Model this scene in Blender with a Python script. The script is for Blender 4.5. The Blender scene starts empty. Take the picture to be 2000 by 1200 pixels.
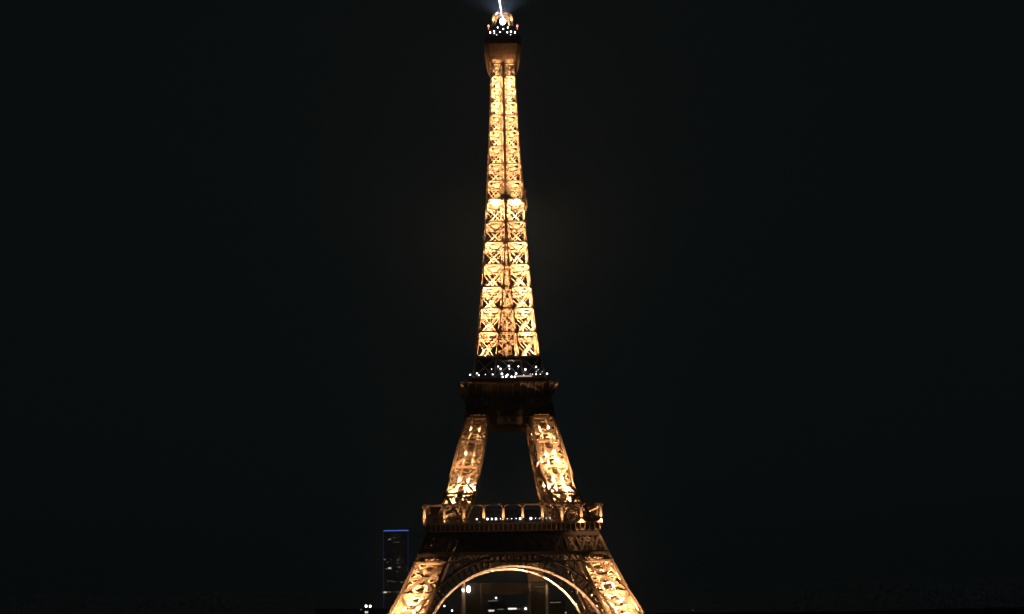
import bpy, math, random
from mathutils import Vector, Matrix
random.seed(7)
S = bpy.context.scene
COL = S.collection
R = math.radians

# ------------------------------------------------------------------ camera
PHI, DIST, HCAM, PITCH, ROLL, FPX, YAW = 0.0376, 608.9, 31.0, 0.1981, 0.01566, 2747.8, 0.00404
cd = bpy.data.cameras.new('camera')
cam = bpy.data.objects.new('camera', cd); COL.objects.link(cam)
cd.sensor_fit = 'HORIZONTAL'; cd.sensor_width = 36.0
cd.lens = 36.0 * FPX / 2000.0
cd.clip_start = 1.0; cd.clip_end = 30000.0
fw = Vector((math.sin(YAW), math.cos(YAW), 0)); rt = Vector((math.cos(YAW), -math.sin(YAW), 0))
rz = Matrix.Rotation(-PHI, 3, 'Z')
fw = rz @ fw; rt = rz @ rt
fwd = fw * math.cos(PITCH) + Vector((0, 0, 1)) * math.sin(PITCH)
up = rt.cross(fwd)
rt2 = rt * math.cos(ROLL) + up * -math.sin(ROLL)
up2 = up * math.cos(ROLL) + rt * math.sin(ROLL)
m = Matrix((rt2, up2, -fwd)).transposed().to_4x4()
m.translation = Vector((-math.sin(PHI) * DIST, -math.cos(PHI) * DIST, HCAM))
cam.matrix_world = m
S.camera = cam

# ------------------------------------------------------------------ night sky
W = bpy.data.worlds.new('World'); S.world = W; W.use_nodes = True
nt = W.node_tree; nt.nodes.clear()
out = nt.nodes.new('ShaderNodeOutputWorld')
add = nt.nodes.new('ShaderNodeAddShader')
b1 = nt.nodes.new('ShaderNodeBackground'); b2 = nt.nodes.new('ShaderNodeBackground')
sky = nt.nodes.new('ShaderNodeTexSky'); sky.sky_type = 'NISHITA'; sky.sun_disc = False
sky.sun_elevation = R(-9); sky.sun_rotation = R(200)
b1.inputs['Strength'].default_value = 0.05
b2.inputs['Color'].default_value = (0.62, 0.92, 1.0, 1); b2.inputs['Strength'].default_value = 0.0043
nt.links.new(sky.outputs[0], b1.inputs['Color'])
nt.links.new(b1.outputs[0], add.inputs[0]); nt.links.new(b2.outputs[0], add.inputs[1])
nt.links.new(add.outputs[0], out.inputs['Surface'])

S.view_settings.view_transform = 'Standard'; S.view_settings.look = 'None'
S.view_settings.exposure = 0.0; S.view_settings.gamma = 1.0
S.render.engine = 'CYCLES'
S.cycles.use_denoising = True
S.cycles.use_light_tree = True
S.cycles.max_bounces = 5; S.cycles.diffuse_bounces = 3; S.cycles.glossy_bounces = 2
S.cycles.volume_bounces = 0; S.cycles.transparent_max_bounces = 24
S.cycles.sample_clamp_indirect = 6.0
S.cycles.caustics_reflective = False; S.cycles.caustics_refractive = False
S.render.filter_size = 1.9

# ------------------------------------------------------------------ materials
def paint(name, col, rough=0.55, var=0.25, scale=0.6, metal=0.0):
    M = bpy.data.materials.new(name); M.use_nodes = True
    t = M.node_tree; bs = t.nodes['Principled BSDF']
    tc = t.nodes.new('ShaderNodeTexCoord'); nz = t.nodes.new('ShaderNodeTexNoise')
    nz.inputs['Scale'].default_value = scale; nz.inputs['Detail'].default_value = 5
    rp = t.nodes.new('ShaderNodeValToRGB')
    rp.color_ramp.elements[0].position = .3; rp.color_ramp.elements[1].position = .7
    rp.color_ramp.elements[0].color = tuple(c * (1 - var) for c in col) + (1,)
    rp.color_ramp.elements[1].color = tuple(min(1, c * (1 + var)) for c in col) + (1,)
    t.links.new(tc.outputs['Object'], nz.inputs['Vector']); t.links.new(nz.outputs['Fac'], rp.inputs['Fac'])
    t.links.new(rp.outputs['Color'], bs.inputs['Base Color'])
    bs.inputs['Roughness'].default_value = rough; bs.inputs['Metallic'].default_value = metal
    return M
def glow(name, col, strength):
    M = bpy.data.materials.new(name); M.use_nodes = True
    bs = M.node_tree.nodes['Principled BSDF']
    bs.inputs['Base Color'].default_value = (.05, .05, .05, 1)
    bs.inputs['Emission Color'].default_value = col + (1,); bs.inputs['Emission Strength'].default_value = strength
    return M
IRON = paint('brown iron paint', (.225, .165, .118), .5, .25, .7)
IRON2 = paint('brown iron paint in shade', (.10, .07, .048), .55, .25, .5)  # same iron darkened, so ironwork out of the light reads as shaded
PANEL = paint('brown iron sheet', (.20, .125, .07), .42, .35, .9)
SHEET = paint('sheet iron darkened as shade', (.05, .036, .025), .6, .3, .6)  # iron darkened further; shade put into the colour of frieze, plates and second floor
STONE = paint('pale stone', (.34, .31, .27), .8, .2, .4)
DARKM = paint('dark grey metal', (.06, .06, .06), .5, .3, 2)
GLASSD = paint('dark pavilion glass', (.03, .03, .035), .15, .3, .4)
TOWERW = paint('dark curtain wall with added glow', (.035, .035, .04), .3, .3, .05)
_t = TOWERW.node_tree; _n = _t.nodes.new('ShaderNodeTexNoise'); _n.inputs['Scale'].default_value = .12  # faint emission added over the whole wall to lift its tone
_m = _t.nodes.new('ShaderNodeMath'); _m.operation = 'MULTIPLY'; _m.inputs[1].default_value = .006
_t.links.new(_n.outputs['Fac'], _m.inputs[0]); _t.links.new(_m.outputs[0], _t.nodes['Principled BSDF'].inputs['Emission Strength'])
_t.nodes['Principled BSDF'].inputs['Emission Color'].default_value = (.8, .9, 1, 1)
CITYM = paint('dark city stone', (.12, .11, .10), .85, .25, .1)
WHITE = glow('white lamp glass', (1.0, .97, .98), 5.0)
WHITES = glow('soft white lamp glass', (1.0, .95, .86), 2.2)
REDL = glow('red lamp glass', (1.0, .28, .2), 3.0)
BEACONM = glow('beacon lens', (.86, .92, 1.0), 30.0)
BLUE = glow('blue light strip', (.14, .26, .95), .55)
BLUE2 = glow('dim blue light strip', (.12, .2, .8), .055)
WARMW = glow('lit window', (1.0, .82, .55), .16)
WARMW2 = glow('bright lit window', (1.0, .85, .6), .8)
WARMW3 = glow('dim lit window', (1.0, .85, .6), .05)
COOLW = glow('lit hall window', (1.0, .93, .72), 1.3)
COOLW2 = glow('dim hall window', (.8, .8, .72), .16)

# ------------------------------------------------------------------ mesh helper
class MB:
    def __init__(s): s.v = []; s.f = []
    def box8(s, P):
        n = len(s.v); s.v += [tuple(p) for p in P]
        for q in ((0, 3, 2, 1), (4, 5, 6, 7), (0, 1, 5, 4), (1, 2, 6, 5), (2, 3, 7, 6), (3, 0, 4, 7)):
            s.f.append(tuple(n + i for i in q))
    def box(s, c, d):
        x, y, z = c; a, b, e = d[0] / 2, d[1] / 2, d[2] / 2
        s.box8([(x-a, y-b, z-e), (x+a, y-b, z-e), (x+a, y+b, z-e), (x-a, y+b, z-e),
                (x-a, y-b, z+e), (x+a, y-b, z+e), (x+a, y+b, z+e), (x-a, y+b, z+e)])
    def bar(s, p, q, w, d=None, n=None, w2=None):
        p = Vector(p); q = Vector(q); d = d or w; t = (q - p)
        if t.length < 1e-5: return
        t.normalize(); n = Vector(n) if n is not None else Vector((0, 0, 1))
        u = t.cross(n)
        if u.length < 1e-3: u = t.cross(Vector((1, 0, 0)))
        u.normalize(); k = u.cross(t).normalized()
        def ring(c, ww): 
            return [c - u*ww/2 - k*d/2, c + u*ww/2 - k*d/2, c + u*ww/2 + k*d/2, c - u*ww/2 + k*d/2]
        s.box8(ring(p, w) + ring(q, w2 or w))
    def lattice(s, p, q, w, n, fl=.22, d=.3, pitch=1.0):
        """a lattice girder: two flanges with zigzag lacing, w wide in the plane with normal n"""
        p = Vector(p); q = Vector(q); L = (q - p).length
        if L < .5: return
        t = (q - p) / L; n = Vector(n); u = t.cross(n).normalized()
        a = u * (w - fl) / 2
        s.bar(p + a, q + a, fl, d, n); s.bar(p - a, q - a, fl, d, n)
        k = max(2, int(L / (w * pitch))); sg = 1
        for i in range(k):
            s.bar(p + t*L*i/k + a*sg, p + t*L*(i+1)/k - a*sg, fl*.7, d*.5, n); sg = -sg
    def sphere(s, c, r, sz=1.0, seg=10, rings=6):
        n0 = len(s.v); c = Vector(c)
        s.v.append(tuple(c + Vector((0, 0, -r*sz))))
        for i in range(1, rings):
            a = -math.pi/2 + math.pi*i/rings
            for j in range(seg):
                b = 2*math.pi*j/seg
                s.v.append(tuple(c + Vector((r*math.cos(a)*math.cos(b), r*math.cos(a)*math.sin(b), r*sz*math.sin(a)))))
        s.v.append(tuple(c + Vector((0, 0, r*sz)))); top = len(s.v) - 1
        for j in range(seg):
            s.f.append((n0, n0+1+(j+1) % seg, n0+1+j))
            for i in range(rings-2):
                b = n0+1+i*seg
                s.f.append((b+j, b+(j+1) % seg, b+seg+(j+1) % seg, b+seg+j))
            b = n0+1+(rings-2)*seg
            s.f.append((b+j, b+(j+1) % seg, top))
    def loft(s, rings, caps=True):
        n0 = len(s.v); k = len(rings[0])
        for r in rings: s.v += [tuple(p) for p in r]
        for i in range(len(rings)-1):
            for j in range(k):
                a = n0+i*k
                s.f.append((a+j, a+(j+1) % k, a+k+(j+1) % k, a+k+j))
        if caps:
            s.f.append(tuple(n0+j for j in reversed(range(k))))
            s.f.append(tuple(n0+(len(rings)-1)*k+j for j in range(k)))
    def cyl(s, p, q, r, r2=None, seg=10):
        p = Vector(p); q = Vector(q); t = (q-p).normalized()
        u = t.cross(Vector((0, 0, 1)))
        if u.length < 1e-3: u = Vector((1, 0, 0))
        u.normalize(); k = t.cross(u)
        r2 = r if r2 is None else r2
        rg = lambda c, rr: [c + (u*math.cos(2*math.pi*j/seg) + k*math.sin(2*math.pi*j/seg))*rr for j in range(seg)]
        s.loft([rg(p, r), rg(q, r2)])
    def build(s, name, mat, parent=None, label=None):
        me = bpy.data.meshes.new(name); me.from_pydata(s.v, [], s.f); me.update()
        if mat: me.materials.append(mat)
        o = bpy.data.objects.new(name, me); COL.objects.link(o)
        if parent: o.parent = parent
        if label: o['label'] = label
        return o
def thing(name, label, cat, loc=(0, 0, 0), group=None):
    o = bpy.data.objects.new(name, None); COL.objects.link(o); o.location = loc
    o['label'] = label; o['category'] = cat
    if group: o['group'] = group
    return o
SOD = (1.0, .54, .25)
KSOD = 7.0
def lamp_light(parent, pos, watts, col=SOD, aim=None, cone=150, blend=.5, rad=.25, name='projector light'):
    L = bpy.data.lights.new(name, 'SPOT' if aim is not None else 'POINT')
    L.energy = watts; L.color = col; L.shadow_soft_size = rad
    o = bpy.data.objects.new(name, L); COL.objects.link(o); o.location = pos
    if aim is not None:
        L.spot_size = R(cone); L.spot_blend = blend
        o.rotation_euler = Vector(aim).to_track_quat('-Z', 'Y').to_euler()
    if parent: o.parent = parent
    return o

# ------------------------------------------------------------------ ground
g = MB(); g.box((0, 2500, -1), (12600, 12600, 2))
go = g.build('ground', paint('dark city ground', (.06, .06, .055), .9, .25, .01)); go['kind'] = 'structure'

# ================================================================== THE TOWER
T = thing('lattice_tower', 'tall wrought iron lattice tower lit gold from inside, with a white beacon at its tip', 'tower')
OUT = [(0, 62), (22.5, 48.8), (29.3, 45.1), (34.3, 42.6), (41.7, 39.2), (52.6, 34.3), (57.4, 32.3), (69.9, 27.4), (81.1, 24.1),
       (92, 21.3), (102.2, 18.7), (112, 16.7), (120, 15.4), (128.8, 13.9), (140, 12.55), (150.5, 11.55), (160.2, 10.7),
       (170.4, 9.95), (180.7, 9.3), (190.1, 8.75), (198.9, 8.3), (208.9, 7.75), (216.9, 7.3), (225.2, 6.85), (232.7, 6.45),
       (240, 6.13), (246.2, 5.88), (252.8, 5.65), (258.7, 5.43), (264.7, 5.2), (273, 5.0)]
INN = [(0, 46), (22.5, 35), (29.3, 31.9), (34.3, 29.9), (41.7, 27), (52.6, 22.2), (57.4, 20.1), (69.9, 14.9), (81.1, 12.4),
       (92, 10.4), (102.2, 8.7), (112, 7.3), (120, 6.1), (128.8, 5.0), (140, 3.7), (150.5, 2.6), (160.2, 1.7), (170.4, 1.0), (180.7, .45), (190.1, .25), (280, .25)]
def itp(tab, h):
    for (a, x), (b, y) in zip(tab, tab[1:]):
        if h <= b: return x + (y-x)*(h-a)/(b-a)
    return tab[-1][1]
O = lambda h: itp(OUT, h)
I = lambda h: itp(INN, h)
Q = [(-1, -1), (1, -1), (1, 1), (-1, 1)]
def corners(h, sx, sy):
    o, i = O(h), I(h)
    return [Vector((sx*o, sy*o, h)), Vector((sx*i, sy*o, h)), Vector((sx*i, sy*i, h)), Vector((sx*o, sy*i, h))]
def norms(sx, sy): return [(0, sy, 0), (-sx, 0, 0), (0, -sy, 0), (sx, 0, 0)]

def gusset(mb, p, n, r, t):
    p = Vector(p); n = Vector(n)
    mb.cyl(p - n*t/2, p + n*t/2, r, seg=8)

def leg_lattice(rows, sx, sy, chord, strut, diag, gus, midstrut=False, lat=False, fine=False):
    mb = MB()
    for a, b in zip(rows, rows[1:]):
        ca, cb = corners(a, sx, sy), corners(b, sx, sy); nn = norms(sx, sy)
        for k in range(4):
            mb.bar(ca[k], cb[k], chord, chord, nn[k])
            k2 = (k+1) % 4; n = Vector(nn[k])
            if (ca[k]-ca[k2]).length < .9: continue
            if fine and k in (1, 2):                              # denser bracing on the two inner walls
                for q in range(4):
                    f0, f1 = q/4, (q+1)/4
                    l0, l1 = ca[k].lerp(cb[k], f0), ca[k].lerp(cb[k], f1); r0, r1 = ca[k2].lerp(cb[k2], f0), ca[k2].lerp(cb[k2], f1)
                    c0, c1 = l0.lerp(r0, .5), l1.lerp(r1, .5); e = n*.5
                    for a_, b_ in ((l0, c1), (c0, l1), (c0, r1), (r0, c1)): mb.bar(a_ - e, b_ - e, .42, .2, n)
                    mb.bar(l1 - e, r1 - e, .4, .3, n)
            if lat:
                mb.lattice(ca[k], cb[k2], diag, n, .26, .45); mb.lattice(ca[k2], cb[k], diag, n, .26, .45)
            else:
                mb.bar(ca[k] , cb[k2], diag, .25, n); mb.bar(ca[k2] - n*.26, cb[k] - n*.26, diag, .25, n)
            # centre gusset
            w1 = (ca[k]-ca[k2]).length; w2 = (cb[k]-cb[k2]).length; f = w1/(w1+w2)
            x = ca[k].lerp(cb[k2], f)
            gusset(mb, x + n*.2, n, gus, .5)
            if midstrut:
                mb.lattice(ca[k].lerp(cb[k], f), ca[k2].lerp(cb[k2], f), strut*.8, n, .25, .4)
    for h in rows:
        c = corners(h, sx, sy); nn = norms(sx, sy)
        for k in range(4):
            if (c[k]-c[(k+1) % 4]).length < .9: continue
            mb.bar(c[k], c[(k+1) % 4], strut, .35, nn[k])
    return mb
def diaphragm(mb, h, sx, sy, w, t=.25):
    """horizontal floor frame at height h inside one leg"""
    c = corners(h, sx, sy); ce = (c[0]+c[1]+c[2]+c[3])/4
    e = [ce.lerp(p, .96) for p in c]
    for k in range(4):
        mb.bar(e[k].lerp(ce, .0) + (ce-e[k]).normalized()*w*.6, e[(k+1) % 4] + (ce-e[(k+1) % 4]).normalized()*w*.6, w, t, (0, 0, 1))
    mb.bar(e[0] + Vector((0, 0, .3)), e[2] + Vector((0, 0, .3)), w*.7, t, (0, 0, 1)); mb.bar(e[1] - Vector((0, 0, .3)), e[3] - Vector((0, 0, .3)), w*.7, t, (0, 0, 1))

LOW = [0.0, 5.5, 17.4, 29.4, 41.7, 52.6]
MID = [57.6, 69.9, 81.1, 92.0, 102.2, 112.0]
for sx, sy in Q:
    # ---- foot: four-sided leg up to the first floor
    mb = leg_lattice(LOW, sx, sy, 1.15, 1.1, 1.15, .6, True, False, True)
    for a, b in zip(LOW, LOW[1:]):                           # the inclined lift track and stair inside the leg
        ca, cb = corners(a, sx, sy), corners(b, sx, sy)
        A = sum(ca, Vector())/4; B = sum(cb, Vector())/4
        for d in (-2.2, 2.2): mb.bar(A + Vector((d, 0, 0)), B + Vector((d, 0, 0)), .9, .7, (0, -sy, 0))
        n = 5
        for i in range(n):
            p = A.lerp(B, (i+.5)/n); mb.bar(p - Vector((2.2, 0, 0)), p + Vector((2.2, 0, 0)), .45, .4)
            mb.bar(A.lerp(B, i/n) + Vector((-4, 3*sy, 0)), A.lerp(B, (i+1)/n) + Vector((4, -2*sy, 0)), .8, .2, (0, 0, 1))
    for h in LOW[1:5]: diaphragm(mb, h, sx, sy, 1.5)
    def added_light_stop(mb, h, f):                                        # added inside the leg to stop light passing up or down
        c = corners(h, sx, sy); ce = sum(c, Vector())/4; c = [ce.lerp(p, f) for p in c]; d = Vector((0, 0, .15))
        mb.box8(c + [p + d for p in c])
    added_light_stop(mb, 43.2, .9)
    leg = mb.build('leg', IRON, T)
    for p in corners(0, sx, sy):
        pm = MB(); pm.loft([[p + Vector((x*3.6, y*3.6, -.5)) for x, y in Q], [p + Vector((x*2.6, y*2.6, 4)) for x, y in Q]])
        pm.build('masonry_foot', STONE, leg)
    # ---- pillar: first floor to second floor
    mb = leg_lattice(MID, sx, sy, .95, .8, .9, .55, False, False, True)
    for a, b in zip(MID, MID[1:]):
        ca, cb = corners(a, sx, sy), corners(b, sx, sy)
        A = sum(ca, Vector())/4; B = sum(cb, Vector())/4
        for d in (-1.7, 1.7): mb.bar(A + Vector((d, 0, 0)), B + Vector((d, 0, 0)), .8, .5, (0, -sy, 0))
        for i in range(6):
            p = A.lerp(B, i/6); q = A.lerp(B, (i+1)/6)
            mb.bar(p + Vector((-2.6, -1*sy, 0)), q + Vector((2.6, -3.4*sy, 0)), .9, .2, (0, 0, 1))
            mb.bar(p - Vector((1.7, 0, 0)), p + Vector((1.7, 0, 0)), .35, .35)
    for h in MID[1:5]: diaphragm(mb, h, sx, sy, 1.2)
    added_light_stop(mb, 103.4, .92); added_light_stop(mb, 65.5, .95)
    mb.build('pillar', IRON, T)

# ---- floodlights inside the legs and pillars
def fixture(pos, watts, aim, cone=150, size=.5, col=SOD, blend=.6, name='projector light'):
    f = MB(); p = Vector(pos); a = Vector(aim).normalized()
    f.box(tuple(p - a*.55), (size, size, .4)); f.bar(p - a*.55 - Vector((0, 0, .2)), p - a*.55 - Vector((0, 0, .7)), .15)
    f.build('floodlight', DARKM, T)
    lamp_light(T, tuple(pos), watts*KSOD, col, aim, cone, blend, name=name)
def inside(h, sx, sy, fx=.5, fy=.5):
    o, i = O(h), I(h)
    return (sx*(i + (o-i)*fx), sy*(i + (o-i)*fy), h)
def axis(h0, h1, sx, sy):
    a = sum(corners(h0, sx, sy), Vector())/4; b = sum(corners(h1, sx, sy), Vector())/4
    return (b-a).normalized()
def panel_lights(h0, h1, sx, sy, watts, upshare):
    """two added projectors high in a leg panel shining down it, two weaker ones low in it shining up"""
    hd, hu = h0 + (h1-h0)*.68, h0 + 1.2
    for fx, fy in ((.25, .6), (.75, .6)):
        fixture(inside(hd, sx, sy, fx, fy), watts, (-sx*.12, -sy*.12, -1), 125, name='added pillar down light')  # added down light, keeps spill off the floor above
        lamp_light(T, inside(hu, sx, sy, fx, fy), watts*KSOD*upshare, SOD, axis(h0, h1, sx, sy), 130, .6, name='riser light')
for sx, sy in Q:
    near = 1.0 if sy < 0 else .4
    for h0, h1, a, b in ((5.5, 17.4, 1.0, 1.0), (17.4, 29.4, 1.0, .9), (29.4, 41.7, .5, .13)):
        ax = axis(h0, h1, sx, sy)
        for fx, fy in ((.3, .6), (.75, .6)):
            fixture(inside(h0 + 1.2, sx, sy, fx, fy), 38000*(a if sx > 0 else b)*near, ax, 86, name='leg projector light')
            if h0 < 29: lamp_light(T, inside(h0 + (h1-h0)*.5, sx, sy, fx, fy), 27000*KSOD*(a if sx > 0 else b)*near, SOD, ax, 86, .6, name='leg projector light')
    for h0, h1, a, b in ((59.2, 72.5, .2, .2), (69.9, 81.1, 1.0, 1.0), (81.1, 92.0, .65, .07), (92.0, 102.2, .20, .045)):
        panel_lights(h0, h1, sx, sy, 44000*(a if sx > 0 else b)*near, .04)

for sx, sy in Q:                                                # lamps added on the gallery roof to wash the pillar faces
    for fx, wt in ((.3, 9000), (.75, 13000)):
        o, i = O(66), I(66); x = sx*(i + (o-i)*fx)
        k = (.8 if sx > 0 else .22)*(1 if sy < 0 else .4)
        lamp_light(T, (x, sy*35.2, 65.7), wt*k*42, SOD, (-sx*.30, -sy*.75, 1), 27, 1.0, .25, 'added roof light')
        lamp_light(T, (sx*35.2, sy*abs(x), 65.7), wt*k*30, SOD, (-sx*.75, -sy*.30, 1), 27, 1.0, .25, 'added roof light')

for sx, sy in Q:                                                # floodlights added on the ground to wash the outer faces of the legs
    kk = (1.0 if sx > 0 else .6)*(1 if sy < 0 else .5)
    for f in (.3, .75):
        o, i = O(22), I(22); x = i + (o-i)*f
        lamp_light(T, (sx*(x+6), sy*72.0, 3.0), 480000*kk, SOD, (-sx*6, sy*-21.5, 20), 19, .6, .3, 'added ground floodlight')

# ---- arches between the legs
def rotq(p, k):
    x, y, z = p
    return [(x, y, z), (-y, x, z), (-x, -y, z), (y, -x, z)][k]
RA, ZA = 37.5, 2.2
def arch_pt(th, r, off):
    z = ZA + r*math.cos(th); return (r*math.sin(th), -(O(max(0, z)) + off), z)
for k in range(4):
    ths = [R(-84 + 168*i/72) for i in range(73)]
    made = []
    for r0, r1, f0, f1 in ((RA-.1, RA+.7, .1, 1.0), (RA+5.0, RA+5.7, .5, .7)):   # soffit flange with tilted cheeks, and outer ring
        mb = MB(); made.append(mb)
        for a, b in zip(ths, ths[1:]):
            P = []
            for th in (a, b):
                P.append([Vector(rotq(p, k)) for p in (arch_pt(th, r0, f0), arch_pt(th, r1, f1), arch_pt(th, r1, -2.6-f1), arch_pt(th, r0, -2.6-f0))])
            mb.box8(P[0] + P[1])
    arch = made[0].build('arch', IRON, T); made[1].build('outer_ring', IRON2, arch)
    mb = MB()
    nseg = 44
    tt = [R(-80 + 160*i/nseg) for i in range(nseg+1)]
    for i, th in enumerate(tt):
        for off in (.35, -2.4):
            mb.bar(rotq(arch_pt(th, RA+1, off), k), rotq(arch_pt(th, RA+5, off), k), .34, .3, rotq((0, 1, 0), k))
        if i < nseg:
            dth = tt[i+1]-th; prev = None
            for j in range(9):                                  # round-headed loop in each bay
                u = j/8; a = math.pi*(1-u)
                rr = RA+3.0 + 1.55*math.sin(a); tq = th + dth*(.5 + .42*math.cos(a))
                p = rotq(arch_pt(tq, rr, .35), k)
                if prev: mb.bar(prev, p, .22, .25, rotq((0, 1, 0), k))
                prev = p
            mb.bar(rotq(arch_pt(th, RA+3.0, .35), k), rotq(arch_pt(tt[i+1], RA+3.0, .35), k), .2, .25, rotq((0, 1, 0), k))
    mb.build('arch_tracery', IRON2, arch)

# ---- girders with fine lattice joining the legs under the first floor
def face_plane(x, z, off, k): return Vector(rotq((x, -(O(z)+off), z), k))
def lattice_band(mb, h0, h1, half0, half1, step, w, off, k, double=True):
    n = max(2, int(round(2*half0/step)))
    nrm = rotq((0, -1, 0), k)
    P = lambda u, h, hw, e=0: face_plane(-hw + 2*hw*u, h, off+e, k)
    mb.bar(P(0, h0, half0), P(1, h0, half0), w*2.2, .5, nrm); mb.bar(P(0, h1, half1), P(1, h1, half1), w*2.2, .5, nrm)
    for i in range(n):
        mb.bar(P(i/n, h0, half0), P((i+1)/n, h1, half1), w, .2, nrm)
        mb.bar(P((i+1)/n, h0, half0, -.22), P(i/n, h1, half1, -.22), w, .2, nrm)
for k in range(4):
    mb = MB()
    lattice_band(mb, 41.9, 44.9, O(41.9)+.3, O(44.9)+.3, 2.2, .32, .55, k)
    lattice_band(mb, 45.2, 52.2, O(45.2)+.2, O(52.2)+.2, 5.4, .6, .5, k)
    lattice_band(mb, 45.2, 52.2, O(45.2)+.2, O(52.2)+.2, 2.7, .25, .8, k)
    n = 15
    for i in range(n+1):
        u = -1 + 2*i/n
        mb.bar(face_plane(u*O(45), 45, .6, k), face_plane(u*O(52), 52, .6, k), .6, .4, rotq((0, -1, 0), k))
    for i in range(-6, 7):                                       # spandrel bracing down to the arch
        x = i*4.0; zt = 41.9; zb = ZA + math.sqrt(max(0, (RA+5.7)**2 - x*x))
        if zt - zb > .5:
            mb.bar(face_plane(x, zt, .2, k), face_plane(x, zb, .2, k), .4, .4, rotq((0, -1, 0), k))
            x2 = x + (4 if x > 0 else -4); zb2 = ZA + math.sqrt(max(0, (RA+5.7)**2 - x2*x2))
            if abs(x2) < I(zb2)+1: mb.bar(face_plane(x, zt, .2, k), face_plane(x2, zb2, .2, k), .35, .3, rotq((0, -1, 0), k))
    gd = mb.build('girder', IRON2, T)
    mb = MB()                                                    # plates added behind the lattice to hide the lit interior, middle span only
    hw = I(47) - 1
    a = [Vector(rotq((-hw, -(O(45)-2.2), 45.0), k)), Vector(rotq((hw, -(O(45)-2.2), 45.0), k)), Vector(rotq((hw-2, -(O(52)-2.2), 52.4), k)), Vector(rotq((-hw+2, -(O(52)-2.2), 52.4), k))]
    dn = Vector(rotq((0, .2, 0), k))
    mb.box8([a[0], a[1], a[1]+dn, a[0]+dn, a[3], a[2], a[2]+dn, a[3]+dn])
    mb.build('added_backing_plate', SHEET, gd)
    mb = MB()
    lattice_band(mb, 102.6, 105.6, O(102.6)+.2, O(105.6)+.2, 1.7, .26, .5, k)
    lattice_band(mb, 106.0, 111.4, O(106)+.2, O(111.4)+.2, 4.1, .5, .5, k)
    lattice_band(mb, 106.0, 111.4, O(106)+.2, O(111.4)+.2, 2.05, .2, .75, k)
    for i in range(9):
        u = -1 + 2*i/8
        mb.bar(face_plane(u*O(106), 106, .6, k), face_plane(u*O(111.4), 111.4, .6, k), .5, .4, rotq((0, -1, 0), k))
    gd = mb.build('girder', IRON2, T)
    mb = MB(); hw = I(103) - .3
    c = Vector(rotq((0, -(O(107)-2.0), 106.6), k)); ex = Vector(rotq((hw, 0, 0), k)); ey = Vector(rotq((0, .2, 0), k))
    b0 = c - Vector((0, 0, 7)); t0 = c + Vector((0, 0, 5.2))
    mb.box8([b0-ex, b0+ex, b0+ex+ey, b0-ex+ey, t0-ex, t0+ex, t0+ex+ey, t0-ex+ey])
    mb.build('added_backing_plate', SHEET, gd)

# ---- first floor: frieze, deck and the open colonnade gallery
G1 = 35.9
mb = MB()
def ringbox(mb, hw, z0, z1, th):
    for k in range(4):
        c = rotq((0, -(hw - th/2), (z0+z1)/2), k)
        L = 2*hw if k % 2 == 0 else 2*(hw-th)
        mb.box(c, (L, th, z1-z0) if k % 2 == 0 else (th, L, z1-z0))
ringbox(mb, 34.9, 52.7, 56.6, .6)
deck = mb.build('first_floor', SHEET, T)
mb = MB(); ringbox(mb, 34.9, 56.62, 57.1, 20.0)
mb.build('floor_plate', IRON2, deck)
mb = MB(); ringbox(mb, G1+.35, 57.12, 57.62, 1.6); mb.build('ledge', IRON, deck)
mb = MB()
for k in range(4):                                              # brackets under the ledge
    for i in range(37):
        x = -35 + 70*i/36
        mb.bar(rotq((x, -34.95, 54.3), k), rotq((x, -36.0, 57.05), k), .3, .5, rotq((0, 1, 0), k))
ringbox(mb, 35.05, 54.15, 54.4, .25)
mb.build('bracket_row', IRON, deck)
mb = MB(); ringbox(mb, G1+.2, 64.3, 64.95, .9); ringbox(mb, G1-.1, 64.97, 65.2, 5.5); mb.build('roof_beam', IRON, deck)
mb = MB()
for k in range(4):
    n = 90
    for i in range(n):
        x = -G1 + 2*G1*(i+.5)/n; mb.box(rotq((x, -G1+.05, 58.25), k), (.09, .09, 1.2))
ringbox(mb, G1+.1, 58.86, 59.0, .18)
mb.build('railing', IRON2, deck)
posts = [-35.6, -27.6, -19.7, -11.75, -3.85, 3.95, 11.9, 19.8, 27.7, 35.6]
for k in range(4):
    for x in posts:
        if k % 2 and abs(x) > 35: continue
        mb = MB()
        for dx in (-.42, .42):
            mb.bar(rotq((x+dx, -G1+.1, 57.63), k), rotq((x+dx*.5, -G1+.1, 64.3), k), .34, .8, rotq((0, 1, 0), k))
        mb.bar(rotq((x, -G1+.1, 63.2), k), rotq((x, -G1+.1, 64.3), k), .6, .8, rotq((0, 1, 0), k), 2.4)
        mb.bar(rotq((x, -G1+.3, 57.63), k), rotq((x, -G1+.3, 63.4), k), .5, .3, rotq((0, 1, 0), k), .3)
        mb.bar(rotq((x, -G1, 57.63), k), rotq((x, -G1, 58.6), k), 1.3, 1.0, rotq((0, 1, 0), k), .8)
        mb.build('gallery_post', IRON, deck)
        if k != 2:
            amp = 14000*(.55 if abs(x) < 34 and x < -15 else 1)
            lamp_light(T, rotq((x, -G1-.75, 57.9), k), amp, SOD, rotq((0, .1, 1), k), 36, .6, .12, 'post light')
            if k == 0 and x > 25: lamp_light(T, rotq((x, -G1-1.1, 58.3), k), amp*.3, SOD, rotq((0, .5, -1), k), 120, .5, .12, 'post light')
for x, r in ((-14.57, .42), (-10.2, .55), (-8.4, .5), (-6.75, .55), (-4.9, .26), (-2.2, .22), (-.4, .28), (1.4, .28), (3.06, .55), (7.43, .68), (9.3, .26), (10.9, .22), (13.6, .24), (15.2, .26)):
    mb = MB(); mb.sphere((x, -33.2, 59.1), r*.72); mb.build('gallery_lamp', WHITE, deck)
    mb = MB()
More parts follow.
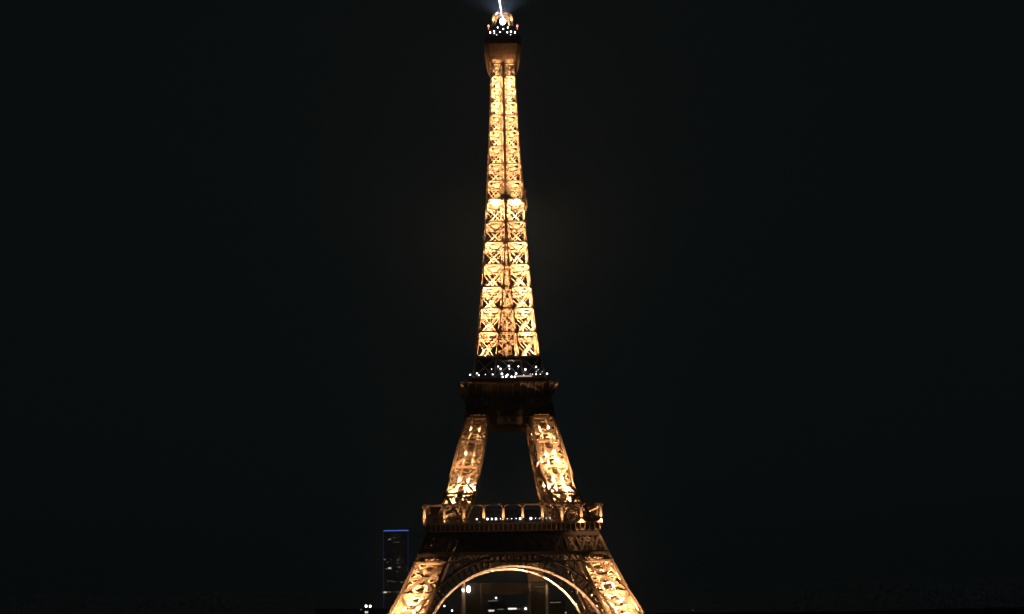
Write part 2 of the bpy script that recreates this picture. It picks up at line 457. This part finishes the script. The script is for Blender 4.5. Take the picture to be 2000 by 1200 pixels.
# pavilions on the first floor, glass walled, set back between the pillars
for k in range(4):
    mb = MB(); c = rotq((0, -25.5, 60.0), k); mb.box(c, (26, 7, 5.6) if k % 2 == 0 else (7, 26, 5.6))
    pv = mb.build('pavilion', GLASSD, deck)
    mb = MB()
    for i in range(14):
        x = -13 + 2*i; mb.box(rotq((x, -29.06, 60), k), (.15, .12, 5.6) if k % 2 == 0 else (.12, .15, 5.6))
    mb.build('mullion', DARKM, pv)

# ---- second floor: consoles, rim and upper level
G2 = 20.7
mb = MB()
def sq(hw, z, ch=0.0):
    if not ch: return [Vector((x*hw, y*hw, z)) for x, y in Q]
    c = ch; return [Vector(p) for p in ((-hw+c, -hw, z), (hw-c, -hw, z), (hw, -hw+c, z), (hw, hw-c, z), (hw-c, hw, z), (-hw+c, hw, z), (-hw, hw-c, z), (-hw, -hw+c, z))]
mb.loft([sq(17.15, 111.7), sq(17.9, 113.4), sq(19.2, 115.2), sq(20.2, 116.3)])
d2 = mb.build('second_floor', SHEET, T)
mb = MB(); ringbox(mb, G2, 116.35, 117.0, 1.2); mb.build('rim', IRON, d2)
for k in range(4):
    for i in range(14):
        mb = MB()
        x = -20.4 + 40.8*i/13
        pts = [(17.3, 111.8), (18.2, 113.6), (19.5, 115.3), (20.5, 116.3)]
        if i in (0, 13):
            if k % 2: continue
        s = min(1, max(-1, x/20.4))
        for (a, z1), (b, z2) in zip(pts, pts[1:]):
            e = -.15
            mb.bar(rotq((s*a*.995 if i in (0, 13) else x, -a+e, z1), k), rotq((s*b if i in (0, 13) else x, -b+e, z2), k), .42 if i not in (0, 13) else .7, .7, rotq((0, 1, .4), k))
        mb.build('console', IRON, d2)
mb = MB()
for k in range(4):
    for i in range(60):
        x = -20.4 + 40.8*(i+.5)/60; mb.box(rotq((x, -20.5, 117.6), k), (.07, .07, 1.2))
ringbox(mb, 20.55, 118.2, 118.32, .12); mb.build('railing', IRON2, d2)
mb = MB(); mb.loft([sq(16.2, 117.02), sq(16.2, 119.0)]); ringbox(mb, 17.4, 119.02, 119.4, 4.0)
ringbox(mb, 17.3, 120.3, 120.42, .12)
for k in range(4):
    for i in range(40):
        x = -17 + 34*(i+.5)/40; mb.box(rotq((x, -17.24, 119.85), k), (.07, .07, .9))
mb.build('upper_deck', IRON2, d2)
mb = MB(); mb.loft([sq(9.2, 119.42), sq(9.2, 123.4)]); mb.loft([sq(10.2, 123.42, 2), sq(9.6, 124.0, 2)])
pv = mb.build('pavilion', GLASSD, d2)
mb = MB()
for k in range(4):
    for i in range(12):
        x = -9.1 + 18.2*i/11; mb.box(rotq((x, -9.26, 121.4), k), (.18, .12, 3.9) if k % 2 == 0 else (.12, .18, 3.9))
mb.build('mullion', DARKM, pv)
mb = MB()                                                       # skirt where the shaft legs land, a dark screen added to hide lit lattice
for k in range(4):
    for i in range(9):
        x = -13 + 26*i/8
        mb.bar(rotq((x, -13.6, 124.2), k), rotq((x*.95, -13.3, 128.4), k), .5, .4, rotq((0, 1, 0), k))
ringbox(mb, 12.4, 119.42, 128.0, .2); ringbox(mb, 14.2, 127.6, 128.3, .5)
mb.build('skirt', GLASSD, d2)
mb = MB(); mb.box((1.2, -14.9, 126.9), (7.5, .5, .5)); mb.bar((-2.6, -14.9, 126.9), (-4.4, -14.9, 127.4), .35); mb.bar((5, -14.9, 126.9), (6.2, -14.9, 126.2), .35)
mb.build('canopy', STONE, d2)
lamp_light(T, (1.2, -15.6, 125.4), 260, (1, .75, .5), (0, .35, 1), 100, .5, .1, 'canopy light')
L2 = [(-4.52, 124.3, .42), (.06, 124.5, .5), (4.2, 124.25, .4), (11.83, 124.0, .45), (-7.37, 123.2, .33), (-3.5, 123.3, .52), (7.2, 122.9, .6), (.3, 123.3, .36),
      (-16.5, 120.5, .46), (-13.6, 121.1, .4), (-12.8, 120.3, .4), (-10, 120.6, .3), (-6.9, 120.6, .36), (-3.0, 120.8, .62), (-2.7, 119.5, .5), (-1.2, 119.7, .62), (-.6, 120.4, .5),
      (1.1, 119.5, .58), (2.4, 119.5, .5), (3.0, 120.8, .6), (6.3, 120.2, .3), (9.0, 120.6, .22), (10, 120.5, .28), (11.55, 120.5, .4), (11.6, 121.6, .26), (13.3, 120.5, .3), (16.2, 120.7, .5), (12.7, 122.8, .22), (14.1, 121.5, .2)]
for i, (x, z, r) in enumerate(L2):
    y = -17.7 if z < 122 else -15.6
    mb = MB(); mb.sphere((x*(1 if z < 122 else .99), y, z), r*.66); mb.build('deck_lamp', WHITE if r > .35 else WHITES, d2)
mb = MB()
for x, z, r in L2:
    if z >= 122:
        y = -15.6
        mb.bar((x*.99, y+.3, 119.42), (x*.99, y+.3, z), .16, .16)
mb.build('lamp_post', DARKM, d2)
mb = MB(); mb.box((6.0, -17.5, 119.75), (7.5, .2, .5)); mb.build('light_strip', glow('pink white strip light', (1, .75, .62), .55), d2)
for i in range(14):                                             # small lamps under the rim
    x = -20.4 + 40.8*i/13
    k = {0: 1.2, 1: 1.7, 2: .5, 3: .3, 4: .3}.get(i, 1.0 if i >= 8 else .08)
    lamp_light(T, (x + .5, -21.9, 115.6), 40*k, SOD, (0, .35, 1), 90, .6, .08, 'rim light')
for sx in (-1, 1):
    lamp_light(T, (sx*20.2, -20.6, 111.4), 800, SOD, (sx*.1, .02, 1), 45, .6, .1, 'rim light')
for i in range(5):
    y = -16 + 8*i
    for sx in (-1, 1): lamp_light(T, (sx*21.9, y, 115.6), 26, SOD, (-sx*.55, 0, 1), 100, .6, .08, 'rim light')

# ---- upper shaft
ROW1 = [119.5, 128.8, 140.0, 150.5, 160.2, 170.4, 180.7, 190.1]
ROW2 = [190.1, 198.9, 208.9, 216.9, 225.2, 232.7, 240.0, 246.2, 252.8, 258.7, 264.7, 269.0]
shaft = bpy.data.objects.new('shaft', None)
mb = MB()
for sx, sy in Q:
    q = leg_lattice(ROW1, sx, sy, .62, .62, .42, .22)
    n = len(mb.v); mb.v += q.v; mb.f += [tuple(n+i for i in f) for f in q.f]
    q = leg_lattice(ROW2, sx, sy, .52, .5, .34, .2)
    n = len(mb.v); mb.v += q.v; mb.f += [tuple(n+i for i in f) for f in q.f]
for h in ROW1[1:] + ROW2[1:]:                                   # joint plates on the faces
    o, i = O(h), I(h); r = .95 if h < 195 else .72
    for k in range(4):
        for x in (-o + .25, o - .25): gusset(mb, rotq((x, -o - .32, h), k), rotq((0, 1, 0), k), r*.85, .2)
        for x in ((-i, i) if i > .6 else (0,)): gusset(mb, rotq((x, -o - .34, h), k), rotq((0, 1, 0), k), r, .2)
for h in ROW1[1:-2]:                                            # struts across the narrowing gap
    o, i = O(h), I(h)
    for k in range(4): mb.bar(rotq((-i, -o, h), k), rotq((i, -o, h), k), .7, .4, rotq((0, 1, 0), k))
for a, b in zip(ROW1, ROW1[1:-3]):
    for k in range(4):
        mb.bar(rotq((-I(a), -O(a)+.2, a), k), rotq((I(b), -O(b)+.2, b), k), .4, .25, rotq((0, 1, 0), k))
        mb.bar(rotq((I(a), -O(a)+.45, a), k), rotq((-I(b), -O(b)+.45, b), k), .4, .25, rotq((0, 1, 0), k))
        gusset(mb, rotq((0, -(O(a)+O(b))/2 - .1, (a+b)/2), k), rotq((0, 1, 0), k), .5, .3)
shaft = mb.build('shaft', IRON, T)
for h in ROW1[1:] + ROW2[1:]:
    dm = MB(); o, i = O(h), I(h)
    for sx, sy in Q: diaphragm(dm, h - .15, sx, sy, 2.0 if h < 195 else 1.2)
    for k in range(4): dm.bar(rotq((-i-1.2, -(o+i)/2, h-.3), k), rotq((i+1.2, -(o+i)/2, h-.3), k), .9, .2)
    dm.build('floor_frame', IRON, shaft)
mb = MB()                                                       # central lift core with guides and stair flights
z = 118.0
for x in (-1.9, 0, 1.9):
    for y in (-1.9, 1.9):
        mb.bar((x, y, 118), (x, y, 270), .4, .4)
while z < 268:
    for y in (-1.9, 1.9):
        mb.bar((-1.9, y, z), (1.9, y, z + 2.4), .24, .2, (0, 1, 0)); mb.bar((-1.9, y, z), (1.9, y, z), .3, .3, (0, 1, 0))
    for x in (-1.9, 1.9):
        mb.bar((x, -1.9, z), (x, 1.9, z + 2.4), .24, .2, (1, 0, 0)); mb.bar((x, -1.9, z), (x, 1.9, z), .3, .3, (1, 0, 0))
    z += 2.4
mb.build('lift_core', IRON, shaft)
mb = MB(); z = 128.8; sgn = 1                                   # zigzag stair behind the front face
while z < 262:
    y = O(z) - 2.0; w = min(3.4, O(z)*.45)
    mb.bar((-w*sgn, y, z), (w*sgn, y, z+3.2), 1.0, .2, (0, 0, 1)); z += 3.2; sgn = -sgn
mb.build('stair', IRON, shaft)
# intermediate platform with its closed box of panels
mb = MB()
mb.loft([sq(8.0, 200.4, 1), sq(8.3, 200.9, 1)])
for k in range(4):
    for s in (-1, 1):
        a = [Vector(rotq((s*.35, -6.9, 201.0), k)), Vector(rotq((s*5.4, -6.9, 201.0), k)), Vector(rotq((s*.35, -6.5, 208.2), k))]
        d = Vector(rotq((0, .15, 0), k))
        n = len(mb.v); mb.v += [tuple(p) for p in a] + [tuple(p+d) for p in a]
        mb.f += [(n, n+1, n+2), (n+5, n+4, n+3), (n, n+3, n+4, n+1), (n+1, n+4, n+5, n+2), (n+2, n+5, n+3, n)]
mb.build('platform', IRON, shaft)
mb = MB(); ringbox(mb, 9.1, 200.3, 204.5, .12); 
mb = MB()
for y in (-9.6, 9.6):
    pass
mb = MB(); mb.loft([[Vector((9.1, yy, zz)) for yy, zz in ((-3, 196), (3, 196), (3, 207), (-3, 207))], [Vector((9.9, yy, zz)) for yy, zz in ((-2.4, 198), (2.4, 198), (2.4, 205.5), (-2.4, 205.5))]])
mb.build('cabin_bulge', PANEL, shaft)

for i, h in enumerate(ROW1[:-1]):
    if h < 125: continue
    hn = ROW1[i+1]
    for sx, sy in Q:
        wt = (0, 9000, 8600, 7400, 6800, 6000, 2700)[i]*(1.0 if sy < 0 else 1.1)*(1.12 if sx > 0 else .95)
        fixture(inside(h+1.3, sx, sy, .62, .5), wt, axis(h, hn, sx, sy), 165, .4)
for i, h in enumerate(ROW2[:-1]):
    for sx, sy in Q:
        wt = (1700, 2600, 2300, 3000, 3500, 2300, 3200, 3300, 3600, 600, 450)[i]*(1.05 if sx > 0 else 1)
        lamp_light(T, inside(h+(1.1 if i != 1 else 3.0), sx, sy, .55, .55), wt*KSOD, SOD, axis(h, h+8, sx, sy), 165, .6)
for sx in (-1, 1):                                              # bright projectors under the intermediate platform
    for sy in (-1,):
        f = MB(); p = Vector((sx*4.9, sy*8.9, 198.6))
        f.cyl(p, p + Vector((0, sy*.35, .1)), 1.45, 1.45, 12); f.build('platform_floodlight', glow('hot floodlight glass', (1, .93, .80), 8), T)
        lamp_light(T, (sx*4.9, sy*7.4, 197.9), 36000, (1, .62, .28), None, rad=.4)
        lamp_light(T, (sx*4.0, sy*10.2, 200.0), 9000, (1, .62, .28), (0, -sy*.5, 1), 90, .8, .3)  # added lamp, brightens the panels above the platform

# ---- flared head below the summit
mb = MB()
prof = [(6.0, 262.6, 1.2), (6.5, 264.2, 1.4), (7.05, 266.2, 1.6), (7.5, 268.4, 1.8), (7.85, 270.6, 2.0), (8.1, 272.6, 2.1), (8.2, 273.3, 2.1)]
mb.loft([sq(a, z, c) for a, z, c in prof[2:]], caps=False)
mb.loft([sq(a-.25, z, c) for a, z, c in prof[2:]], caps=False)
head = mb.build('flared_head', PANEL, T)
mb = MB()
for j in range(8):
    for (a, z1, c1), (b, z2, c2) in zip(prof, prof[1:]):
        mb.bar(sq(a+.06, z1, c1)[j], sq(b+.06, z2, c2)[j], .3, .3)
for k in range(4):
    for f in (-.5, 0, .5):
        for (a, z1, c1), (b, z2, c2) in zip(prof, prof[1:]):
            mb.bar(rotq((f*a, -a-.05, z1), k), rotq((f*b, -b-.05, z2), k), .18, .2, rotq((0, 1, 0), k))
for (a, z1, c1) in (prof[0], prof[-1]):
    P = sq(a+.05, z1, c1)
    for j in range(8): mb.bar(P[j], P[(j+1) % 8], .16, .16)
mb.build('rib', IRON, head)
for k in range(4):
    for x, wt in ((-2.4, 2200), (2.6, 4200)):
        lamp_light(T, rotq((x, -8.3, 261.5), k), wt, SOD, rotq((0, .12, 1), k), 80, .9, .15, 'head light')
    lamp_light(T, rotq((7.2, -7.6, 261.5), k), 700, SOD, rotq((0, .1, 1), k), 60, .9, .1, 'head light')

# ---- summit
mb = MB(); mb.loft([sq(8.25, 273.35, 2.1), sq(8.25, 276.2, 2.1)]); top = mb.build('summit_gallery', IRON2, T)
mb = MB(); P = sq(8.35, 276.3, 2.1)
for j in range(8): mb.bar(P[j], P[(j+1) % 8], .3, .3)
for j in range(8):
    for i in range(12):
        p = P[j].lerp(P[(j+1) % 8], i/12); mb.bar(p + Vector((0, 0, -.1)), p + Vector((0, 0, 1.5)), .1, .1)
P = sq(8.35, 277.8, 2.1)
for j in range(8): mb.bar(P[j], P[(j+1) % 8], .14, .14)
mb.build('railing', DARKM, top)
mb = MB(); mb.loft([sq(6.4, 276.25, 1.4), sq(6.4, 280.4, 1.4)]); mb.loft([sq(6.9, 280.45, 1.6), sq(6.9, 280.9, 1.6)])
mb.loft([sq(5.6, 280.95, 1.2), sq(5.6, 283.0, 1.2)])
cab = mb.build('summit_cabin', GLASSD, T)
mb = MB(); P = sq(6.9, 281.9, 1.6); P0 = sq(6.9, 280.9, 1.6)
for j in range(8):
    mb.bar(P[j], P[(j+1) % 8], .14, .14)
    for i in range(6): mb.bar(P0[j].lerp(P0[(j+1) % 8], i/6), P[j].lerp(P[(j+1) % 8], i/6), .1, .1)
mb.build('railing', DARKM, cab)
for x, z, r, szz, y in ((-2.35, 281.4, .38, 1.2, -7.1), (2.3, 281.4, .38, 1.2, -7.1), (.2, 280.7, .38, 1, -7.1), (-5.8, 279.3, .4, 1.7, -6.5), (-4, 279.8, .42, 1.1, -6.6), (-3.9, 278.8, .3, 1.2, -6.6), (-1.3, 279.4, .38, 1, -6.6),
                       (2.0, 279.3, .33, 1.8, -6.6), (3.7, 279.6, .46, 1.2, -6.6), (5.5, 279.3, .36, 1.8, -6.5), (-2.9, 277.5, .36, .7, -7.9), (3.4, 277.5, .4, .6, -8.1)):
    mb = MB(); mb.sphere((x, y, z), r*.75, szz); mb.build('summit_lamp', WHITE if z > 278 else WHITES, cab)
for x in (-6.45, 6.6):
    mb = MB(); mb.sphere((x, -6.0, 282.6), .45, 1.3); mb.bar((x, -6.0, 280.9), (x, -6.0, 282.1), .15, .15); mb.build('warning_lamp', REDL, cab)
    lamp_light(T, (x*.97, -7.4, 282.6), 9, (1, .2, .12), None, rad=.2, name='warning light')
# campanile: four crossing lattice arches carrying the lantern
mb = MB()
for k in range(4):
    for off in (-.8, .8):
        pr = None
        for i in range(9):
            a = R(90*i/8); r = 5.9*math.sqrt(max(0, math.cos(a))) + .9*(1-math.cos(a)); z = 283.05 + 7.6*math.sin(a)
            ax = Vector((1, 1, 0)).normalized(); ay = Vector((-1, 1, 0)).normalized()
            p = Vector(rotq(tuple(ax*r + ay*off + Vector((0, 0, z))), k))
            if pr is not None:
                mb.bar(pr, p, .45, .5, (0, 0, 1)); 
            pr = p
    for i in range(8):
        a, b = R(90*i/8), R(90*(i+1)/8)
        ax = Vector((1, 1, 0)).normalized(); ay = Vector((-1, 1, 0)).normalized()
        P = lambda t, o: Vector(rotq(tuple(ax*(5.9*math.sqrt(max(0, math.cos(t))) + .9*(1-math.cos(t))) + ay*o + Vector((0, 0, 283.05 + 7.6*math.sin(t)))), k))
        mb.bar(P(a, -.8), P(b, .8), .22, .2); mb.bar(P(a, .8), P(b, -.8), .22, .2); mb.bar(P(a, -.8), P(a, .8), .25, .3)
mb.build('campanile_arch', IRON, T)
for sx in (-1, 1):
    for sy in (-1, 1):
        lamp_light(T, (sx*3.2, sy*3.2, 285.6), 6000, (1, .62, .30), (sx*.3, sy*.3, 1), 150, .6, .15, 'campanile light')
        lamp_light(T, (sx*4.3, sy*6.2, 284.8), 6500, (1, .62, .30), (0, -sy*.55, 1), 70, .6, .15, 'campanile light')
mb = MB(); mb.cyl((0, 0, 283.05), (0, 0, 289.4), 1.0, 1.0, 12); mb.loft([sq(2.0, 289.4, .6), sq(2.0, 292.0, .6), sq(1.0, 294.5, .3)])
lan = mb.build('lantern', IRON2, T)
mb = MB(); mb.cyl((0, 0, 294.5), (0, 0, 306), .7, .55, 8); mb.cyl((0, 0, 306), (0, 0, 324), .45, .2, 8)
for z in (297, 300, 303, 307, 310, 313):
    for k in range(4): mb.box(rotq((0, -.95, z), k), (.8, .35, 1.8) if k % 2 == 0 else (.35, .8, 1.8))
mb.build('antenna_mast', IRON2, T)
# beacon: a projector on the lantern front with its back-to-back twin
BD = Vector((-.0985, -.995, .004)).normalized()                 # the beam passes left of the viewer, overhead
BP = Vector((.25, -1.4, 286.6))
mb = MB(); mb.cyl(BP - BD*1.4, BP + BD*.2, .9, 1.25, 16); bea = mb.build('beacon', DARKM, T)
mb = MB(); mb.sphere(BP + BD*.35, 1.35, 1.0, 14, 8); mb.build('beacon_lens', BEACONM, bea)

# ---- lamps along the soffit of the arches
for k in range(4):
    n = 32 if k % 2 == 0 else 14
    for i in range(n):
        th = R(-62 + 124*(i+.5)/n); e = min(1, (68 - abs(math.degrees(th)))/25)
        if k == 2 and th < 0: e *= 3.5
        if k != 2: lamp_light(T, rotq(arch_pt(th, RA-.75, .95), k), (200 if th < 0 or k else 340)*e, (1, .61, .34), None, rad=.06, name='arch lamp')
        else: lamp_light(T, rotq(arch_pt(th, RA-.9, -3.6), k), 420*e, (1, .61, .34), None, rad=.06, name='arch lamp')

# ================================================================== behind the arch
CLOTH = paint('dark cloth', (.014, .013, .012), .9, .3, .5); CLOTH.node_tree.nodes['Principled BSDF'].inputs['Specular IOR Level'].default_value = .03
def net(name, col, alpha):
    M = bpy.data.materials.new(name); M.use_nodes = True; t = M.node_tree
    bs = t.nodes['Principled BSDF']; bs.inputs['Base Color'].default_value = col + (1,); bs.inputs['Roughness'].default_value = .8; bs.inputs['Specular IOR Level'].default_value = .05
    bs.inputs['Alpha'].default_value = alpha
    return M
sc = thing('scaffold_gantry', 'tall dark netted gantry with tan edges and one white lamp under the arch', 'scaffold', (-1.6, 22, 0))
for s, w, hgt in ((-1, 7.6, 34.3), (1, 7.4, 34.0)):
    cx = s*(18.3 - w/2); mb = MB()
    for dx in (-w/2, w/2):
        for dy in (0, 5): mb.bar((cx+dx, dy, 0), (cx+dx, dy, hgt), .3, .3)
    z = 2.0
    while z < hgt:
        for dy in (0, 5): mb.bar((cx-w/2, dy, z), (cx+w/2, dy, z), .16, .16)
        for dx in (-w/2, w/2): mb.bar((cx+dx, 0, z), (cx+dx, 5, z), .16, .16)
        mb.bar((cx-w/2, 2.5, z), (cx+w/2, 2.5, z), 1.4, .08, (0, 0, 1)); z += 2.0
    col = mb.build('scaffold_column', paint('galvanised tube', (.12, .11, .10), .5, .2, 2), sc)
    mb = MB(); mb.box((cx, -.25, hgt/2), (w-.5, .05, hgt)); mb.build('netting', net('grey brown debris netting', (.04, .035, .028), .6), col)
    mb = MB(); ex = s*18.3 if s > 0 else -18.3; mb.box((ex, -.5, hgt/2), (1.5 if s < 0 else 1.1, .5, hgt)); mb.build('edge_strip', STONE, sc)
mb = MB(); mb.bar((10.4, .6, 0), (10.4, .6, 42), .7, .5, (0, 1, 0)); mb.box((14.0, .9, 38.2), (6.5, .1, 8)); mb.build('rear_screen', net('thin netting', (.09, .07, .05), .45), sc)
mb = MB(); mb.box((0, 1.0, 31.4), (21, .3, 5.0)); mb.build('cross_panel', CLOTH, sc)
mb = MB(); mb.bar((12.8, -.6, 31.9), (18, -.6, 31.9), .3, .2); mb.build('cross_rail', STONE, sc)
mb = MB(); mb.sphere((-16.1, -1.3, 31.4), .9, 1.7); mb.build('lamp', glow('white site lamp', (1, .96, .9), 6), sc)
lamp_light(sc, (-16.1, -3.2, 31.6), 80, (1, .85, .68), (0, 1, -.15), 160, .5, .4, 'site light')
lamp_light(sc, (-18.5, -1.9, 31.0), 700, (1, .66, .40), (.05, 1, -.1), 75, .6, .3, 'site light')  # added spot that brightens the left edge strip
lamp_light(sc, (18.0, -2.6, 30.5), 30, (1, .75, .36), (-.2, 1, -.1), 150, .6, .3, 'site light')

# ================================================================== the city beyond
HX, HY = -133.2, 2000.0
hi = thing('high_rise', 'dark slab high rise outlined in blue light, left of the lattice tower', 'building', (HX, HY, 0))
mb = MB(); HW, HH = 22.6, 139.0
mb.loft([[Vector((x, y, z)) for x, y in ((-HW, 0), (HW, 0), (HW-2, 26), (-HW+2, 26))] for z in (0, HH)])
mb.build('wall', TOWERW, hi)
mb = MB()
for i in range(44): mb.box((0, -.12, 2 + i*3.1), (2*HW-2.4, .2, .3))
mb.build('floor_band', CITYM, hi)
mb = MB(); mb.box((.4, -.5, HH+.7), (2*HW, 1, 1.7)); mb.build('roof_light', BLUE, hi)
for s in (-1, 1):
    mb = MB(); mb.box((s*(HW-.3), -.5, HH/2), (1.2, .8, HH-1)); mb.build('edge_light', BLUE2, hi)
for x, z, w, h, mt in ((-11, 124, 5, 2.2, WARMW), (-3, 127, 8, 1.2, WARMW3), (2, 119, 10, 1.2, WARMW3), (-20.5, 88, 4.5, 1.8, WARMW), (-15, 83, 4, 1.6, WARMW3), (4, 87, 4, 3.2, WARMW3), (3.5, 81, 3.5, 1.8, WARMW3),
                       (-11, 72.3, 5.5, 2.6, WARMW2), (-14, 71.2, 10, .9, WARMW), (6, 74, 8, 2, WARMW3), (2.5, 66, 3, 2, WARMW3), (-10, 49.5, 11, 1.2, WARMW3), (11, 47, 5, 1.4, WARMW), (-3, 48, 5, 1.4, WARMW3), (-20, 29.5, 6.5, 2.4, WARMW2), (-13, 30, 8, 1.2, WARMW), (-1, 30, 6, 1.2, WARMW3), (5, 29.5, 3, 1.6, WARMW)):
    mb = MB(); mb.box((x, -.3, z), (w, .3, h)); mb.build('window', mt, hi)

hall = thing('domed_hall', 'low dark domed building with a lit row of windows, far off under the arch', 'building', (31, 905, 0))
mb = MB(); mb.box((0, 10, 7.5), (64, 20, 15)); mb.build('wall', CITYM, hall)
mb = MB(); mb.loft([[Vector((x*8-12, y*8+10, z)) for x, y in Q] for z in (15.02, 18.5)]); mb.loft([[Vector((x*a-12, y*a+10, z)) for x, y in Q] for a, z in ((8.4, 18.52), (7.4, 21), (4.6, 23.4), (1.6, 24.6))])
mb.build('dome', CITYM, hall)
for x, z, w, h, mt in ((-17.6, 9.6, 7.4, 1.9, COOLW2), (-17.6, 9.4, 5.6, 1.6, COOLW), (-7.6, 10.6, 7, .8, COOLW2), (2.2, 11.1, 4.2, 1.7, COOLW), (6.6, 11.1, 4.8, 1.6, COOLW), (11, 10.7, 4, .7, COOLW2), (-16, 19.5, 10, .7, COOLW2)):
    mb = MB(); mb.box((x, -.2 if z < 15 else 1.8, z), (w, .3, h)); mb.build('window', mt, hall)
mb = MB(); mb.sphere((-12.4, 1.5, 22.6), 1.0); mb.build('lamp', WHITES, hall)
mb = MB(); mb.sphere((18.5, -.8, 11.0), 1.0, 1.0); mb.build('lamp', WHITE, hall)

def mast(name, x, y, h, heads, label, mat=WHITE, group=None, cat='street lamp'):
    t = thing(name, label, cat, (x, y, 0), group)
    mb = MB(); mb.cyl((0, 0, 0), (0, 0, h), .18, .1, 8)
    for dx, dz, r in heads: mb.bar((0, 0, h + dz - .2), (dx, 0, h + dz - .2), .12, .12)
    mb.build('pole', DARKM, t)
    for dx, dz, r in heads:
        mb = MB(); mb.sphere((dx, -.4, h + dz), r, 1.15); mb.build('lamp', mat, t)
    return t
mast('floodlight_mast', -78.6, 300, 22.0, ((-1.3, .1, .72), (1.3, .0, .68)), 'mast with a pair of bright white floodlights, low at the left of the tower', cat='floodlight')
mast('street_lamp', -109.7, 700, 15.2, ((0, 0, .6),), 'dim street lamp just left of and below the bright floodlight pair', WARMW, 'street lamps')
mast('street_lamp', -92.1, 500, 15.6, ((-.6, 0, .8), (.8, 0, .7)), 'twin headed soft white street lamp right below the bright floodlight pair', WARMW2, 'street lamps')
mast('street_lamp', -35.8, 900, 15.0, ((0, 0, .75),), 'white street lamp inside the arch, the higher of two left of the gantry', WHITE, 'street lamps')
mast('street_lamp', -27.8, 900, 10.2, ((0, 0, .8),), 'white street lamp inside the arch, the lower of two beside the gantry', WHITE, 'street lamps')
mast('street_lamp', 91.4, 900, 6.2, ((0, 0, .7),), 'small street lamp inside the arch, right of the gantry', WARMW2, 'street lamps')
mast('street_lamp', 225.6, 900, 6.7, ((0, 0, .7),), 'faint lone street lamp in the dark right of the tower', WARMW3, 'street lamps')
low = thing('apartment_block', 'low dark block with one row of dim windows, right of the gantry', 'building', (84, 940, 0))
mb = MB(); mb.box((0, 8, 9.5), (22, 16, 19)); mb.build('wall', CITYM, low)
for x, w in ((-4, 5), (2.5, 6)):
    mb = MB(); mb.box((x, -.15, 16.6), (w, .25, .9)); mb.build('window', WARMW, low)

# ---- rest of the city: roofs added to the horizon, walls glowing at sky tone
CB = bpy.data.materials.new('far city walls with sky toned glow'); CB.use_nodes = True
t = CB.node_tree; bs = t.nodes['Principled BSDF']; bs.inputs['Base Color'].default_value = (.16, .15, .14, 1); bs.inputs['Roughness'].default_value = .9
tc = t.nodes.new('ShaderNodeTexCoord'); mp = t.nodes.new('ShaderNodeVectorMath'); mp.operation = 'MULTIPLY'; mp.inputs[1].default_value = (1/.9, 1/.9, 1/.8)
fl = t.nodes.new('ShaderNodeVectorMath'); fl.operation = 'FLOOR'; wn = t.nodes.new('ShaderNodeTexWhiteNoise')
pw = t.nodes.new('ShaderNodeMath'); pw.operation = 'POWER'; pw.inputs[1].default_value = 1.0
ml = t.nodes.new('ShaderNodeMath'); ml.operation = 'MULTIPLY'; ml.inputs[1].default_value = .0056
t.links.new(tc.outputs['Object'], mp.inputs[0]); t.links.new(mp.outputs[0], fl.inputs[0]); t.links.new(fl.outputs[0], wn.inputs['Vector'])
t.links.new(wn.outputs['Value'], pw.inputs[0]); t.links.new(pw.outputs[0], ml.inputs[0]); t.links.new(ml.outputs[0], bs.inputs['Emission Strength'])
bs.inputs['Emission Color'].default_value = (.72, .95, 1, 1)
rc = random.Random(3); mb = MB()
for y0, n in ((1120, 22), (2150, 34), (3000, 44), (4200, 60)):
    half = (y0 + 609)*.43
    for i in range(n):
        w = 2*half/n; x = -half + w*(i+.5) + (y0 + 609)*-.0376*.9; y = y0 + rc.uniform(-60, 60); h = rc.uniform(24, 31)
        if y0 < 2000 and abs(x + 104) < 60: continue
        mb.box((x, y, h/2), (w*rc.uniform(.96, 1.06), rc.uniform(20, 40), h))
        mb.loft([[Vector((x + q*w*.46, y + r*9, z)) for q, r in Q] for z in (h+.02, h+2.5)] + [[Vector((x + q*w*.42, y + r*4, h+4)) for q, r in Q]])
co = mb.build('added_far_city', CB); co['kind'] = 'stuff'; co['label'] = 'far low city roofs added along the dark horizon, walls glowing at sky tone'; co['category'] = 'city'

# ================================================================== air lit by the beacon
hz = MB(); hz.box((0, 2500, 168), (13000, 13000, 342))
HM = bpy.data.materials.new('haze'); HM.use_nodes = True
t = HM.node_tree; t.nodes.remove(t.nodes['Principled BSDF'])
pv = t.nodes.new('ShaderNodeVolumePrincipled'); pv.inputs['Density'].default_value = 6e-5; pv.inputs['Color'].default_value = (.78, .93, 1, 1)
pv.inputs['Anisotropy'].default_value = .72
t.links.new(pv.outputs['Volume'], t.nodes['Material Output'].inputs['Volume'])
ho = hz.build('haze', HM); ho['kind'] = 'stuff'
ho['label'] = 'thin night haze over the city'; ho['category'] = 'haze'
lamp_light(bea, tuple(BP + BD*1.7), 1.1e9, (.80, .88, 1), BD, 2.2, .3, .1, 'beacon light')
lamp_light(bea, tuple(BP - BD*3.9), 9.0e7, (.70, .78, 1), -BD, 2.2, .3, .1, 'beacon light')
lamp_light(bea, tuple(BP + BD*2.0), 6e5, (.70, .78, 1), BD + Vector((0, 0, .8)), 110, .8, .2, 'beacon light')  # added wide spot, makes the halo around the beacon
